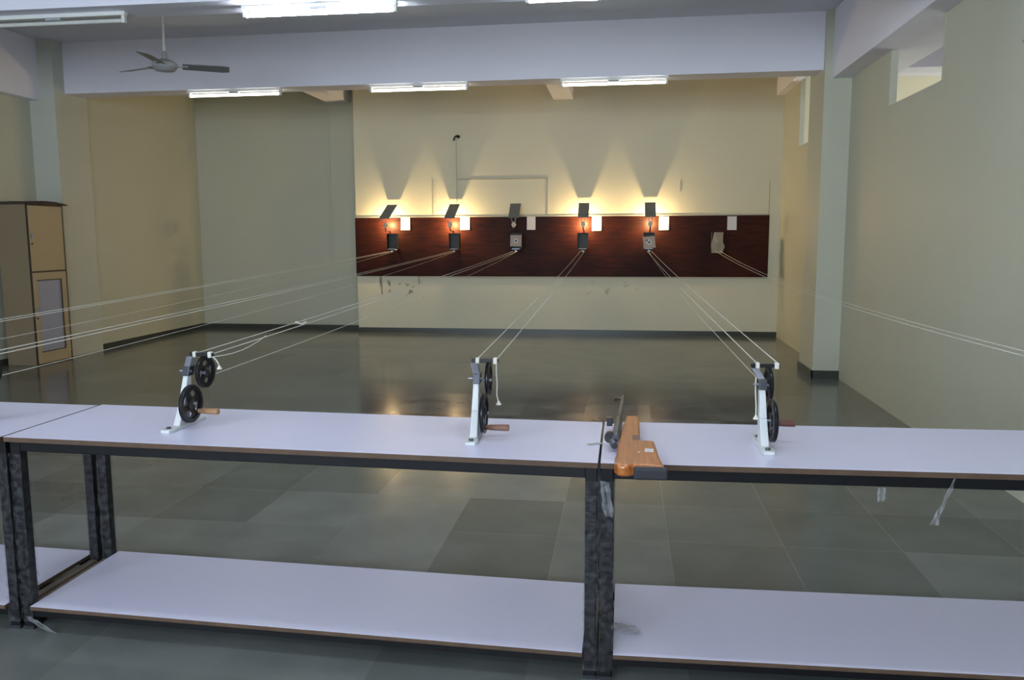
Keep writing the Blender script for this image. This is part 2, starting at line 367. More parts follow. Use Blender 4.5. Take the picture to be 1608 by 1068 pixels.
# ================================================================== TUBE LIGHTS
def tube_light(name, loc, rz, L_, lit, label, group='tube lights under the ceiling beams', tilt=0.0, tm='tube_on'):
    t = thing(name, label, 'tube light', loc, rz, group); t.rotation_euler[1] = tilt
    b_ = nb(); bx(b_, -L_ / 2 - .03, L_ / 2 + .03, -.022, .022, -.028, 0); obj('batten', b_, 'fix_white', t, bevel=.003)
    b_ = nb(); cyl(b_, (-L_ / 2, 0, -.062), (L_ / 2, 0, -.062), .0145, n=14)
    obj('tube', b_, tm if lit else 'tube_off', t, smooth=True)
    for s in (-1, 1):
        b_ = nb(); bx(b_, s * (L_ / 2 + .012) - .012, s * (L_ / 2 + .012) + .012, -.016, .016, -.08, -.026)
        obj('tube_holder', b_, 'fix_white', t, bevel=.003)
    b_ = nb(); bx(b_, -.06, .06, -.024, .024, -.047, -.026); obj('starter_box', b_, 'fan_hub', t, bevel=.003)
    return t
def far_b(x): return 3.155 + (2.0 - x) * (3.275 - 3.155) / 8.95
def far_y(x): return 8.95 + (2.0 - x) * 0.75 / 8.95
ty = math.atan2(0.12, 8.95)
for x0, x1, lab in ((-0.70, 0.425, 'lit tube light, rightmost of the three on the far beam'),
                    (-2.91, -1.765, 'lit tube light, middle of the three on the far beam'),
                    (-5.235, -4.035, 'lit tube light, leftmost on the far beam, beyond the fan')):
    xc = (x0 + x1) / 2
    tube_light('tube_light', (xc, far_y(xc) + .06, far_b(xc)), -math.atan2(.75, 8.95), (x1 - x0) - .03, True, lab, tilt=ty, tm='tube_far')
tube_light('tube_light', (-2.12, 5.71, 3.105), 0, 1.06, True, 'lit tube light on the near beam, large at the top left')
tube_light('tube_light', (-4.12, 5.71, 3.105), 0, 1.06, False, 'switched-off tube light on the near beam, far left')
tube_light('tube_light', (-0.115, 5.63, 3.105), -0.02, 1.06, True, 'lit tube light cut by the top edge of the photo')
for x, y in ((-2.4, 2.55), (0.5, 2.55), (-1.4, -.65)):
    tube_light('tube_light', (x, y, 3.105), 0, 1.06, True, 'lit tube light above and behind the shooter', 'tube lights behind the camera')

# ================================================================== CEILING FAN
fan = thing('ceiling_fan', 'three-bladed grey ceiling fan hanging between the beams on the left', 'ceiling fan', (-4.2, 7.3, 3.06))
bm = nb(); cyl(bm, (0, 0, .08), (0, 0, ceil_z(-4.2) - 3.06 - .05), .012, n=12); obj('down_rod', bm, 'fix_white', fan, smooth=True)
bm = nb(); lathe(bm, [(.055, 0), (.05, .03), (.02, .08)][::-1], 0, 0, ceil_z(-4.2) - 3.06 - .08); obj('ceiling_cup', bm, 'fan_hub', fan, smooth=True)
bm = nb(); lathe(bm, [(.03, -.055), (.085, -.045), (.115, -.012), (.115, .015), (.08, .04), (.03, .06), (.022, .12), (.012, .13)], 0, 0, 0, n=28)
obj('motor_housing', bm, 'fan_hub', fan, smooth=True)
for a, pt in ((28, -13), (160, -13), (282, -13)):
    bm = nb(); ca = math.radians(a); q = Matrix.Rotation(ca, 4, 'Z') @ Matrix.Rotation(math.radians(pt), 4, 'X')
    n = 9; A = []; B = []
    for i in range(n):
        r = .15 + (.56 - .15) * i / (n - 1); hw = .058 + .014 * i / (n - 1)
        if i == n - 1: hw *= .75
        for s in (-1, 1):
            A.append((r, s * hw)); 
    top = [bm.verts.new(q @ Vector((x, y, .003))) for x, y in A]; bot = [bm.verts.new(q @ Vector((x, y, -.003))) for x, y in A]
    for i in range(n - 1):
        a0, a1, b0, b1 = 2 * i, 2 * i + 1, 2 * i + 2, 2 * i + 3
        bm.faces.new((top[a0], top[b0], top[b1], top[a1])); bm.faces.new((bot[a0], bot[a1], bot[b1], bot[b0]))
        bm.faces.new((top[a0], bot[a0], bot[b0], top[b0])); bm.faces.new((top[a1], top[b1], bot[b1], bot[a1]))
    bm.faces.new((top[0], top[1], bot[1], bot[0])); bm.faces.new((top[-2], bot[-2], bot[-1], top[-1]))
    bl = obj('blade', bm, 'fan', fan)
    bm = nb(); Q = Matrix.Rotation(ca, 4, 'Z')
    hexa(bm, [Q @ Vector(p) for p in ((.09, -.02, -.004), (.09, .02, -.004), (.09, .02, .004), (.09, -.02, .004))],
         [Q @ Vector(p) for p in ((.2, -.03, -.008), (.2, .03, 0.002), (.2, .03, .008), (.2, -.03, 0))])
    obj('blade_arm', bm, 'fan_hub', bl)

# ================================================================== CABINET
cab = thing('wooden_cabinet', 'tall beige two-door cabinet against the left wall beside the pillar', 'cabinet', (0, 0, 0))
x0, x1, y0, y1, H = -7.21, -6.815, 8.73, 9.33, 1.885
bm = nb(); bx(bm, x0, x1 - .02, y0, y1, 0.0, H); obj('body', bm, 'cab_side', cab, bevel=.004)
bm = nb(); xe = x1 - .019
for a in ((y0 - .001, y0 + .012, 0, H), (y1 - .012, y1 + .001, 0, H), (y0, y1, H - .014, H + .001), (y0, y1, 0, .016), (y0, y1, 1.093, 1.108)):
    bx(bm, xe - .004, xe + .014, a[0], a[1], a[2], a[3])
obj('edging', bm, 'cab_edge', cab)
bm = nb(); bx(bm, xe, x1 + .001, y0 + .014, y1 - .014, 1.11, H - .016); du = obj('door', bm, 'cab_door', cab, bevel=.002)
bm = nb(); xd = x1 + .001
bx(bm, xe, xd, y0 + .014, y1 - .014, .018, .155); bx(bm, xe, xd, y0 + .014, y1 - .014, 1.0, 1.091)
bx(bm, xe, xd, y0 + .014, y0 + .085, .155, 1.0); bx(bm, xe, xd, y1 - .105, y1 - .014, .155, 1.0)
dl = obj('door', bm, 'cab_door', cab); dl['label'] = 'lower door with white panel'
bm = nb(); bx(bm, xe, xe + .008, y0 + .085, y1 - .105, .155, 1.0); obj('door_panel', bm, 'cab_panel', dl)
bm = nb(); z0, z1 = .155, 1.0
bx(bm, xd - .004, xd + .003, y1 - .113, y1 - .1, z0, z1); bx(bm, xd - .004, xd + .003, y0 + .078, y1 - .1, z1 - .004, z1 + .006); bx(bm, xd - .004, xd + .003, y0 + .078, y1 - .1, z0 - .006, z0 + .004)
obj('panel_beading', bm, 'cab_edge', dl)
for d_, zc in ((du, 1.49), (dl, .62)):
    bm = nb(); bx(bm, xd, xd + .018, y0 + .035, y0 + .047, zc - .0, zc + .06); obj('handle', bm, 'grey_metal', d_, bevel=.003)
    bm = nb(); cyl(bm, (xd, y0 + .04, zc - .06), (xd + .008, y0 + .04, zc - .06), .011); obj('lock', bm, 'cab_edge', d_, smooth=True)
bm = nb()
n = 10; P = []
for i in range(n + 1):
    y = 8.70 + .72 * i / n; hgt = .012 + .03 * math.sin(PI * i / n) + random.uniform(0, .008); P.append((y, hgt))
for (ya, ha), (yb, hb) in zip(P, P[1:]):
    hexa(bm, [(-7.23, ya, H + .001), (-6.80, ya, H + .001), (-6.80, ya, H + ha), (-7.23, ya, H + ha)], [(-7.23, yb, H + .001), (-6.80, yb, H + .001), (-6.80, yb, H + hb), (-7.23, yb, H + hb)])
bmesh.ops.remove_doubles(bm, verts=bm.verts, dist=.0005)
tag(obj('brown_board', bm, 'scorch'), 'thin dark brown warped board lying on top of the cabinet', 'board')

# ================================================================== TARGET WALL
bm = nb(); bx(bm, -4.16, 2.085, YB - .022, YB - .001, .884, 1.785)
tag(obj('backing_board', bm, 'board', bevel=.003), 'long dark brown veneered board fixed across the target wall', 'board')
bm = nb(); bx(bm, -4.16, 2.085, YB - .024, YB, 1.787, 1.803); tag(obj('board_batten', bm, 'conduit'), 'thin cream batten along the top edge of the dark board', 'batten')
bm = nb(); bx(bm, -3.15, 2.085, YB - .022, YB, .862, .882); tag(obj('board_batten', bm, 'conduit'), 'thin cream batten along the bottom edge of the dark board', 'batten')
def conduit(segs, label):
    b_ = nb()
    for (xa, za, xb, zb) in segs: bx(b_, min(xa, xb) - .005, max(xa, xb) + .005, YB - .009, YB, min(za, zb) - .005, max(za, zb) + .005)
    tag(obj('wall_conduit', b_, 'conduit'), label, 'conduit', 'painted conduits on the target wall')
conduit([(-2.913, 1.81, -2.913, 2.36)], 'thin painted conduit rising between the first two lamps')
conduit([(-2.52, 2.36, -1.155, 2.35), (-1.155, 1.81, -1.155, 2.35)], 'thin painted conduit turning a corner above the third lamp')
conduit([(-2.545, 1.81, -2.545, 2.96)], 'thin painted conduit running up from the second lamp to the hook')
conduit([(0.80, 2.14, 0.80, 2.29)], 'short painted conduit stub right of the fifth lamp')
conduit([(2.075, 1.81, 2.075, 2.27)], 'thin painted conduit at the right end of the board')
bm = nb(); path(bm, [(-2.53, YB - .001, 2.99), (-2.53, YB - .05, 3.0), (-2.56, YB - .07, 2.97), (-2.575, YB - .05, 2.93)], .012)
cyl(bm, (-2.51, YB, 2.99), (-2.51, YB - .02, 2.99), .025)
tag(obj('wall_hook', bm, 'black', smooth=True), 'small black hook high on the target wall', 'hook')
# papers
for i, (xa, xb, z0, z1) in enumerate(((-3.426, -3.278, 1.594, 1.79), (-2.49, -2.345, 1.594, 1.788), (-1.466, -1.336, 1.589, 1.79), (-.487, -.345, 1.572, 1.784), (.503, .646, 1.578, 1.777), (1.487, 1.62, 1.573, 1.772))):
    b_ = nb(); n = 6
    y = YB - .026
    for k in range(n):
        za, zb = z0 + (z1 - z0) * k / n, z0 + (z1 - z0) * (k + 1) / n
        fa, fb = .012 * (1 - k / n) ** 2, .012 * (1 - (k + 1) / n) ** 2
        hexa(b_, [(xa, y - fa, za), (xb, y - fa, za), (xb, y - fa - .0012, za), (xa, y - fa - .0012, za)], [(xa, y - fb, zb), (xb, y - fb, zb), (xb, y - fb - .0012, zb), (xa, y - fb - .0012, zb)])
    pp = obj('paper_sheet', b_, 'paper')
    tag(pp, 'white paper sheet hung on the board right of the %s lamp' % ['first', 'second', 'third', 'fourth', 'fifth'][i] if i < 5 else 'bluish white paper sheet at the right end of the board', 'paper', 'paper sheets on the dark board')
    if i == 4:
        b_ = nb(); bx(b_, .54, .59, y - .003, y - .0012, 1.757, 1.76); obj('pen_mark', b_, 'ink', pp)

# lamps, target holders
def lamp(label, x, loc_y, skew, lit, rot=0.0):
    """inclined metal shade, two wire struts, socket and bulb"""
    t = thing('target_lamp', label, 'lamp', (x, YB, 1.54), 0, 'target lamps above the board')
    b_ = nb(); hw = .08; zt, zb = .445, .225; yt, yb = -.035, -.30
    Atop = [(-hw + skew, yt, zt), (hw + skew, yt, zt)]; Abot = [(-hw - skew * .3, yb, zb), (hw - skew * .3, yb, zb)]
    q = [Vector(p) for p in (Abot[0], Abot[1], Atop[1], Atop[0])]
    nrm = (q[1] - q[0]).cross(q[3] - q[0]).normalized() * .003
    hexa(b_, [p for p in q], [p - nrm for p in q])
    sh = obj('lamp_shade', b_, 'plate', t)
    for s in (-1, 1):
        b_ = nb(); path(b_, [(s * .035 - skew * .3, -.292, .235), (s * .024 + .0, -.29, .18), (s * .014, -.285, .14)], .005, n=6); obj('strut', b_, 'grey_metal', t, smooth=True)
    b_ = nb(); path(b_, [(0, -.292, .125), (0, -.285, .125), (0, -.25, .125), (0, -.24, .125)], [.022, .033, .033, .024], n=18)
    bx(b_, -.019, .019, -.295, -.286, .085, .165); obj('socket', b_, 'socket', t, smooth=True)
    b_ = nb(); path(b_, [(0, -.27, .10), (0, -.27, .045), (0, -.15, .035), (0, -.02, .035)], .009, n=8); obj('bracket_arm', b_, 'black', t, smooth=True)
    b_ = nb(); path(b_, [(0, -.241, .125), (0, -.235, .125), (0, -.215, .125), (0, -.198, .125), (0, -.19, .125)], [.010, .012, .017, .016, .008], n=16)
    obj('bulb', b_, 'bulb' if lit else 'grey_metal', t, smooth=True)
    if lit:
        ld = bpy.data.lights.new('bulb_light', 'POINT'); ld.energy = BULB_W; ld.color = (1.0, 0.70, 0.33); ld.shadow_soft_size = .02
        lo = bpy.data.objects.new('bulb_light', ld); COL.objects.link(lo); lo.parent = t; lo.location = (0, -.165, .13)
    return t
def holder(label, x, tray='grey_metal'):
    t = thing('target_holder', label, 'target holder', (x, YB, 1.29), 0, 'target holders on the board')
    b_ = nb(); hw = .08
    bx(b_, -hw, hw, -.135, -.13, .02, .25); bx(b_, -hw, -hw + .005, -.24, -.13, .02, .25); bx(b_, hw - .005, hw, -.24, -.13, .02, .25)
    bx(b_, -hw, hw, -.24, -.13, .245, .25)
    obj('box', b_, 'box', t)
    b_ = nb(); bx(b_, -.015, .015, -.13, -.024, .10, .13); obj('wall_arm', b_, 'black', t)
    b_ = nb(); bx(b_, -.055, .055, -.275, -.13, .0, .012); bx(b_, -.055, .055, -.275, -.27, .0, .022); bx(b_, -.015, .015, -.26, -.24, -.03, .0); obj('tray', b_, tray, t)
    return t
LX = (-3.515, -2.55, -1.607, -0.612, 0.357, 1.33)
ORD = ('first', 'second', 'third', 'fourth', 'fifth')
lamp('lit lamp with leaning grey shade at the left end of the board', -3.60, 0, .05, True)
lamp('lit lamp with leaning grey shade, second from the left', -2.60, 0, .03, True)
lamp('unlit lamp with grey shade above the third target', -1.635, 0, 0.0, False)
lamp('lit lamp with square grey shade, fourth from the left', -0.605, 0, 0.0, True)
lamp('lit lamp with square grey shade above the fifth target', 0.368, 0, 0.0, True)
for i, x in enumerate(LX):
    holder(['dark empty target box at the left end of the board', 'dark empty target box, second from the left', 'target holder behind the third lane card', 'dark empty target box, fourth from the left',
            'target holder behind the tilted bullseye card', 'target holder behind the crumpled cardboard at the right end'][i], x, 'grey_metal' if i in (2, 4, 5) else 'paper')
def card(x, z, s, rot, diamond, label):
    t = thing('target_card', label, 'target card', (x, YB - .243, z), 0, 'bullseye target cards'); t.rotation_euler = (0, rot, 0)
    b_ = nb(); bx(b_, -s / 2, s / 2, -.002, 0, -s / 2, s / 2); obj('card', b_, 'card', t)
    b_ = nb(); n_ = 4 if diamond else 24; r_ = .05 if diamond else .036
    hexa(b_, [(r_ * math.cos(2 * PI * k / n_), -.0025, r_ * math.sin(2 * PI * k / n_)) for k in range(n_)], [(r_ * math.cos(2 * PI * k / n_), -.0045, r_ * math.sin(2 * PI * k / n_)) for k in range(n_)])
    obj('white_zone', b_, 'paper', t)
    b_ = nb(); hexa(b_, [(.014 * math.cos(2 * PI * k / 20), -.005, .014 * math.sin(2 * PI * k / 20)) for k in range(20)], [(.014 * math.cos(2 * PI * k / 20), -.007, .014 * math.sin(2 * PI * k / 20)) for k in range(20)])
    if diamond:
        hexa(b_, [(-.03 + .011 * math.cos(2 * PI * k / 12), -.005, .03 + .011 * math.sin(2 * PI * k / 12)) for k in range(12)], [(-.03 + .011 * math.cos(2 * PI * k / 12), -.007, .03 + .011 * math.sin(2 * PI * k / 12)) for k in range(12)])
    obj('bullseye', b_, 'dot', t)
card(-1.607, 1.428, .168, 0.03, False, 'square tan target card with a round white centre in the third lane')
card(0.357, 1.40, .172, -0.10, True, 'tilted tan target card with a white diamond centre in the fifth lane')
bm = nb(); random.seed(3)
pts = [(-.06, .14), (.07, .14), (.065, .0), (.095, -.06), (.06, -.16), (-.09, -.155), (-.10, -.02), (-.075, .05)]
A = [(1.335 + p[0], YB - .25 + random.uniform(-.012, .0) - .042, 1.40 + p[1]) for p in pts]
c1 = bm.verts.new((1.335, YB - .317, 1.39)); va = [bm.verts.new(p) for p in A]; vb = [bm.verts.new((p[0], p[1] + .006, p[2])) for p in A]; c2 = bm.verts.new((1.335, YB - .304, 1.39))
for k in range(8):
    bm.faces.new((va[k], va[(k + 1) % 8], c1)); bm.faces.new((vb[(k + 1) % 8], vb[k], c2)); bm.faces.new((va[(k + 1) % 8], va[k], vb[k], vb[(k + 1) % 8]))
tag(obj('cardboard_piece', bm, 'cardboard'), 'torn crumpled grey cardboard piece on the rightmost target holder', 'cardboard')

# ================================================================== FIRING TABLES
TOP, SHELF = 0.765, 0.10
def sleeve(b_, x0, x1, y0, y1, z0, z1, amp):
    n = int((z1 - z0) / .03) + 2; rings = []
    for i in range(n):
        z = z0 + (z1 - z0) * i / (n - 1); e = [random.uniform(.0015, amp) for _ in range(8)]
        xm, ym = (x0 + x1) / 2, (y0 + y1) / 2
        P = [(x0 - e[0], y0 - e[1]), (xm, y0 - e[2]), (x1 + e[3], y0 - e[4]), (x1 + e[5], ym), (x1 + e[6], y1 + e[7]), (xm, y1 + e[0]), (x0 - e[2], y1 + e[1]), (x0 - e[3], ym)]
        rings.append([b_.verts.new((p[0], p[1], z)) for p in P])
    for a, b in zip(rings, rings[1:]):
        for k in range(8): b_.faces.new((a[k], a[(k + 1) % 8], b[(k + 1) % 8], b[k]))
def table(loc, rz, L_, D_, label, bottoms=True, right_leg=True):
    def obj(name, bm, mats, parent=None, **k):        # the side edges of the tables run square to the wall
        for v in bm.verts: v.co.x += v.co.y * math.tan(rz)
        return globals()['obj'](name, bm, mats, parent, **k)
    t = thing('firing_table', label, 'table', (loc[0], loc[1], 0), rz, 'white laminated firing tables')
    b_ = nb(); bx(b_, 0.002, L_ - .002, 0, D_, TOP - .019, TOP - .001); tt = obj('tabletop', b_, 'ply', t)
    b_ = nb(); bx(b_, 0.002, L_ - .002, 0.0, D_, TOP - .001, TOP); obj('laminate_sheet', b_, 'laminate', tt)
    lw = .04; fy = .03; ry = D_ - .03
    for y_ in (fy, ry - .035):
        b_ = nb(); bx(b_, .012, L_ - .012, y_, y_ + .035, TOP - .062, TOP - .019); obj('rail', b_, 'black', t, bevel=.003)
    for xx in (.012, L_ - .047):
        b_ = nb(); bx(b_, xx, xx + .035, fy, ry, TOP - .06, TOP - .0195); obj('side_rail', b_, 'black', t)
    for xx in ((.004, L_ - .044) if right_leg else (.004,)):
        for y_ in (fy - .003, ry - lw + .003):
            b_ = nb()
            bx(b_, xx, xx + lw, y_, y_ + lw, 0.004, TOP - .02)
            lg = obj('leg', b_, 'black', t, bevel=.003)
            b_ = nb(); sleeve(b_, xx, xx + lw, y_, y_ + lw, .03, TOP - .07, .006); obj('plastic_wrapping', b_, 'film', lg)
            b_ = nb(); bx(b_, xx - .003, xx + lw + .003, y_ - .003, y_ + lw + .003, 0, .012); obj('foot_pad', b_, 'rubber', lg)
    s0, s1 = .05, L_ - .05
    b_ = nb(); bx(b_, s0, s1, fy - .02, ry + .01, SHELF - .016, SHELF - .001); sh = obj('shelf', b_, 'ply', t)
    b_ = nb(); bx(b_, s0, s1, fy - .02, ry + .01, SHELF - .001, SHELF); obj('laminate_sheet', b_, 'laminate', sh)
    for y_ in (fy + .002, ry - .035):
        b_ = nb(); bx(b_, .03, L_ - .03, y_, y_ + .03, SHELF - .05, SHELF - .016); obj('shelf_rail', b_, 'black', t)
    for xx in (.006, L_ - .038):
        b_ = nb(); bx(b_, xx, xx + .032, fy + lw, ry - lw, SHELF - .05, SHELF - .018); obj('shelf_side_rail', b_, 'rust', t)
    return t
a2 = math.atan2(2.622 - 2.709, 2.21)
table((-2.285, 2.709), a2, 2.212, .592, 'white-topped firing table in the middle with two crank stands on it')
table((-.070, 2.622), math.atan2(.029, 1.3), 2.19, .605, 'white-topped firing table on the right with the rifle on it')
table((-4.49, 2.79), a2, 2.2, .58, 'white-topped firing table cut off by the left edge')
bm = nb(); bx(bm, .79, .94, 2.675, 2.679, TOP - .066, TOP - .022); 

bm.free()

# ================================================================== CRANK STANDS
def wheel(bm, cx, cy, cz, R_, wd, ph=0.0):
    lathe(bm, [(R_ - .017, wd * .5), (R_ - .003, wd * .5), (R_, wd * .3), (R_ - .004, wd * .12), (R_ - .004, -wd * .12), (R_, -wd * .3), (R_ - .003, -wd * .5), (R_ - .017, -wd * .5)], cx, cy, cz, n=40, axis='X', closed=True)
    # web disc with four oval holes, built as a ring of wedges
    n = 48; ri, ro = R_ * .30, R_ - .016
    def pt(r, a, h): return (cx + h, cy + r * math.cos(a), cz + r * math.sin(a))
    for k in range(n):
        a0, a1 = 2 * PI * k / n + ph, 2 * PI * (k + 1) / n + ph
        am = (k % 12 + .5) / 12
        hole = abs(am - .5) < .30
        hw = 0 if not hole else math.sqrt(max(0, 1 - ((am - .5) / .30) ** 2)) * (ro - ri) * .36
        rm = (ri + ro) / 2
        segs = [(ri, ro)] if not hole or hw < .002 else [(ri, rm - hw), (rm + hw, ro)]
        for ra, rb in segs:
            hexa(bm, [pt(ra, a0, -.003), pt(rb, a0, -.003), pt(rb, a1, -.003), pt(ra, a1, -.003)], [pt(ra, a0, .003), pt(rb, a0, .003), pt(rb, a1, .003), pt(ra, a1, .003)])
    lathe(bm, [(R_ * .31, -.006), (R_ * .31, .006), (.012, .009), (.008, .013)], cx, cy, cz, n=20, axis='X')
def crank(loc, label, hand_ang, hmat, tail, rz=0.0, hl=.085):
    t = thing('crank_stand', label, 'crank', (loc[0], loc[1], TOP), rz, 'target crank stands on the firing tables')
    b_ = nb()
    prism(b_, [(-.018, -.045), (.018, -.045), (.024, -.02), (.018, .03), (.018, .21), (-.018, .21), (-.018, .03), (-.024, -.02)], 0, .013)
    ft = obj('foot', b_, 'white_cast', t, bevel=.003)
    for yy in (-.018, .165):
        b_ = nb(); cyl(b_, (0, yy, .013), (0, yy, .019), .009, n=12); obj('screw', b_, 'gun_metal', ft, smooth=True)
    b_ = nb()
    hexa(b_, [(-.014, .03, .012), (.014, .03, .012), (.014, .10, .012), (-.014, .10, .012)], [(-.013, .075, .10), (.013, .075, .10), (.013, .118, .10), (-.013, .118, .10)])
    hexa(b_, [(-.013, .075, .0999), (.013, .075, .0999), (.013, .118, .0999), (-.013, .118, .0999)], [(-.010, .108, .20), (.010, .108, .20), (.010, .137, .20), (-.010, .137, .20)])
    obj('arm', b_, 'white_cast', t, bevel=.003)
    b_ = nb(); hexa(b_, [(-.014, .10, .195), (.016, .10, .195), (.016, .14, .195), (-.014, .14, .195)], [(-.012, .115, .232), (.016, .115, .232), (.016, .155, .232), (-.012, .155, .232)]); obj('clamp', b_, 'gun_metal', t, bevel=.003)
    b_ = nb(); hexa(b_, [(-.012, .12, .23), (.012, .12, .23), (.012, .15, .23), (-.012, .15, .23)], [(-.03, .165, .262), (-.004, .165, .262), (-.004, .20, .262), (-.03, .20, .262)]); obj('bracket', b_, 'grey_metal', t, bevel=.002)
    b_ = nb(); cyl(b_, (-.004, .09, .09), (.05, .09, .09), .006); cyl(b_, (-.004, .165, .2), (.05, .165, .2), .006); cyl(b_, (-.03, .12, .213), (.02, .12, .213), .004)
    obj('axle', b_, 'grey_metal', t, smooth=True)
    b_ = nb(); wheel(b_, .032, .085, .09, .075, .016, .4); wl = obj('drive_wheel', b_, 'wheel', t, smooth=True)
    b_ = nb(); wheel(b_, .036, .19, .2, .066, .014, .9); obj('upper_wheel', b_, 'wheel', t, smooth=True)
    ha = math.radians(hand_ang); hy, hz = .085 + .058 * math.cos(ha), .09 + .058 * math.sin(ha)
    b_ = nb(); path(b_, [(.036, hy, hz), (.046, hy, hz), (.05, hy, hz), (.10, hy, hz), (.036 + hl, hy, hz), (.038 + hl, hy, hz)], [.009, .009, .0105, .0125, .0125, .010], n=16); obj('crank_handle', b_, hmat, wl, smooth=True)
    b_ = nb(); bx(b_, -.028, .074, .183, .197, .262, .276); cb = obj('crossbar', b_, 'wheel', t, bevel=.002)
    b_ = nb()
    bx(b_, .054, .070, .179, .201, .257, .281); obj('cord_wrap', b_, 'cord', cb, bevel=.004)
    b_ = nb(); bx(b_, -.012, .002, .179, .201, .257, .281); obj('cord_wrap', b_, 'cord', cb, bevel=.004)
    if tail:
        b_ = nb(); path(b_, tail, .0022, n=6)
        e = tail[-1]; cyl(b_, (e[0], e[1], e[2] + .006), (e[0], e[1], e[2] - .008), .003, .011, n=8)
        obj('cord_tail', b_, 'cord', cb, smooth=True)
    return t
K = []
K.append(((-1.705, 2.87), 'left crank stand in view, wheels turned towards the camera, tan wooden handle', -40, 'handle_tan', [(.07, .19, .262), (.085, .19, .25), (.098, .185, .235), (.105, .18, .222)]))
K.append(((-.532, 2.83), 'middle crank stand with a brown handle and a long hanging cord end', -75, 'handle_brown', [(.066, .188, .26), (.066, .186, .22), (.069, .186, .18), (.067, .186, .14), (.074, .186, .11)]))
K.append(((.49, 2.825), 'right crank stand with a red-brown handle, right of the rifle', -20, 'handle_red', [(-.02, .13, .235), (-.022, .12, .19), (-.02, .11, .14), (-.021, .10, .10)]))
for k, rz_ in zip(K, (-.06, .03, .03)): crank(*k, rz=rz_)
crank((-2.56, 2.76), 'crank stand whose crossbar tip shows at the left edge', -60, 'handle_brown', None)
crank((1.56, 2.84), 'crank stand on the right table outside the right edge', -60, 'handle_brown', None)
crank((-3.35, 2.65), 'crank stand on the left table outside the left edge', -60, 'handle_brown', None)

# pull cords: one loop per lane
def cord(label, cl, x_t, sag=.02, low=True, dz=0.0, knot=False):
    """two strands from the crossbar ends to the target tray, one slack return strand"""
    b_ = nb(); cxw, cyw = cl; N_ = 24
    def run(p, q, sg, r=.0021):
        p, q = Vector(p), Vector(q)
        path(b_, [p.lerp(q, i / N_) - Vector((0, 0, 4 * sg * (i / N_) * (1 - i / N_))) for i in range(N_ + 1)], r, n=5)
    run((cxw + .07, cyw + .20, TOP + .27 + dz), (x_t + .03, YB - .26, 1.275), sag)
    run((cxw - .005, cyw + .20, TOP + .27 + dz), (x_t - .03, YB - .26, 1.275), sag)
    if low: run((cxw + .036, cyw + .25, TOP + .175), (x_t, YB - .2, 1.262), sag * 2.5, .0013)
    if knot:
        a = Vector((cxw + .085, cyw + .19, TOP + .262)); c = Vector((cxw + .07, cyw + .20, TOP + .27)).lerp(Vector((x_t + .03, YB - .26, 1.275)), .055)
        path(b_, [a.lerp(c, i / 6) - Vector((0, 0, .02 * math.sin(PI * i / 6))) for i in range(7)], .0021, n=5)
        d = Vector((cxw + .07, cyw + .20, TOP + .27)).lerp(Vector((x_t + .03, YB - .26, 1.275)), .10)
        path(b_, [d + Vector((-.03, 0, .012)), d, d + Vector((.012, .02, -.006)), d + Vector((0, 0, 0)), d + Vector((.03, 0, .012))], .003, n=5)
    tag(obj('pull_cord', b_, 'cord', smooth=True), label, 'cord', 'white target pull cords')
cord('white pull cord loop from the cabinet side to the leftmost target', (-3.35, 2.65), LX[0])
cord('white pull cord loop from the left edge to the second target', (-2.56, 2.76), LX[1])
cord('white pull cord loop from the left crank stand to the third target', (-1.70, 2.86), LX[2], knot=True)
cord('white pull cord loop from the middle crank stand to the fourth target', (-.545, 2.83), LX[3], low=False)
cord('white pull cord loop from the right crank stand to the fifth target', (.49, 2.825), LX[4])
cord('thin pull cord crossing the right wall to the rightmost target', (1.56, 2.84), LX[5], sag=.10, low=False)

# ================================================================== AIR RIFLE
T = TOP
gun = thing('air_rifle', 'air rifle with orange wooden stock lying on its side, butt towards the camera', 'rifle', (0.02, 2.62, T))
gx, gy = 0.02, 2.62
def L2(p): return (p[0] - gx, p[1] - gy)
bm = nb()
butt = [(-.022, 2.46), (-.010, 2.437), (.018, 2.435), (.036, 2.45), (.130, 2.43), (.118, 2.55), (.113, 2.66), (.108, 2.752), (.062, 2.757), (-.008, 2.757), (-.014, 2.62), (-.022, 2.52)]
prism(bm, [L2(p) for p in butt], .010, .048)
st = obj('stock', bm, 'stock', gun, bevel=.010, seg=4)
bm = nb()
fore = [(-.014, 2.745), (.060, 2.745), (.064, 2.95), (.065, 3.12), (.063, 3.19), (.014, 3.185), (.006, 3.05), (-.006, 2.90)]
prism(bm, [L2(p) for p in fore], .004, .036)
obj('fore_end', bm, 'stock', gun, bevel=.008, seg=3)
bm = nb(); prism(bm, [L2(p) for p in ((.036, 2.402), (.137, 2.405), (.137, 2.432), (.036, 2.432))], .012, .048); obj('butt_pad', bm, 'rubber', gun, bevel=.006, seg=3)
bm = nb(); prism(bm, [L2(p) for p in ((.072, 2.60), (.100, 2.595), (.103, 2.635), (.075, 2.64))], .0482, .0488); sk = obj('sticker', bm, 'paper', st)
bm = nb(); prism(bm, [L2(p) for p in ((.050, 2.585), (.058, 2.585), (.058, 2.60), (.050, 2.60))], .0482, .0486); obj('swivel_plate', bm, 'socket', st)
bm = nb(); path(bm, [(*L2(p), .026) for p in ((.030, 2.775), (.052, 2.772), (.066, 2.80), (.068, 2.86), (.050, 2.885))], .004, n=8); obj('trigger_guard', bm, 'paper', gun, smooth=True)
bm = nb(); prism(bm, [L2(p) for p in ((.036, 2.785), (.060, 2.785), (.060, 2.86), (.036, 2.86))], .0365, .038); obj('trigger_recess', bm, 'handle_red', gun)
ba, bb = Vector((-.021, 2.81, .036)), Vector((.003, 3.57, .036))
def gp(s): 
    v = ba.lerp(bb, s); return (v.x - gx, v.y - gy, v.z)
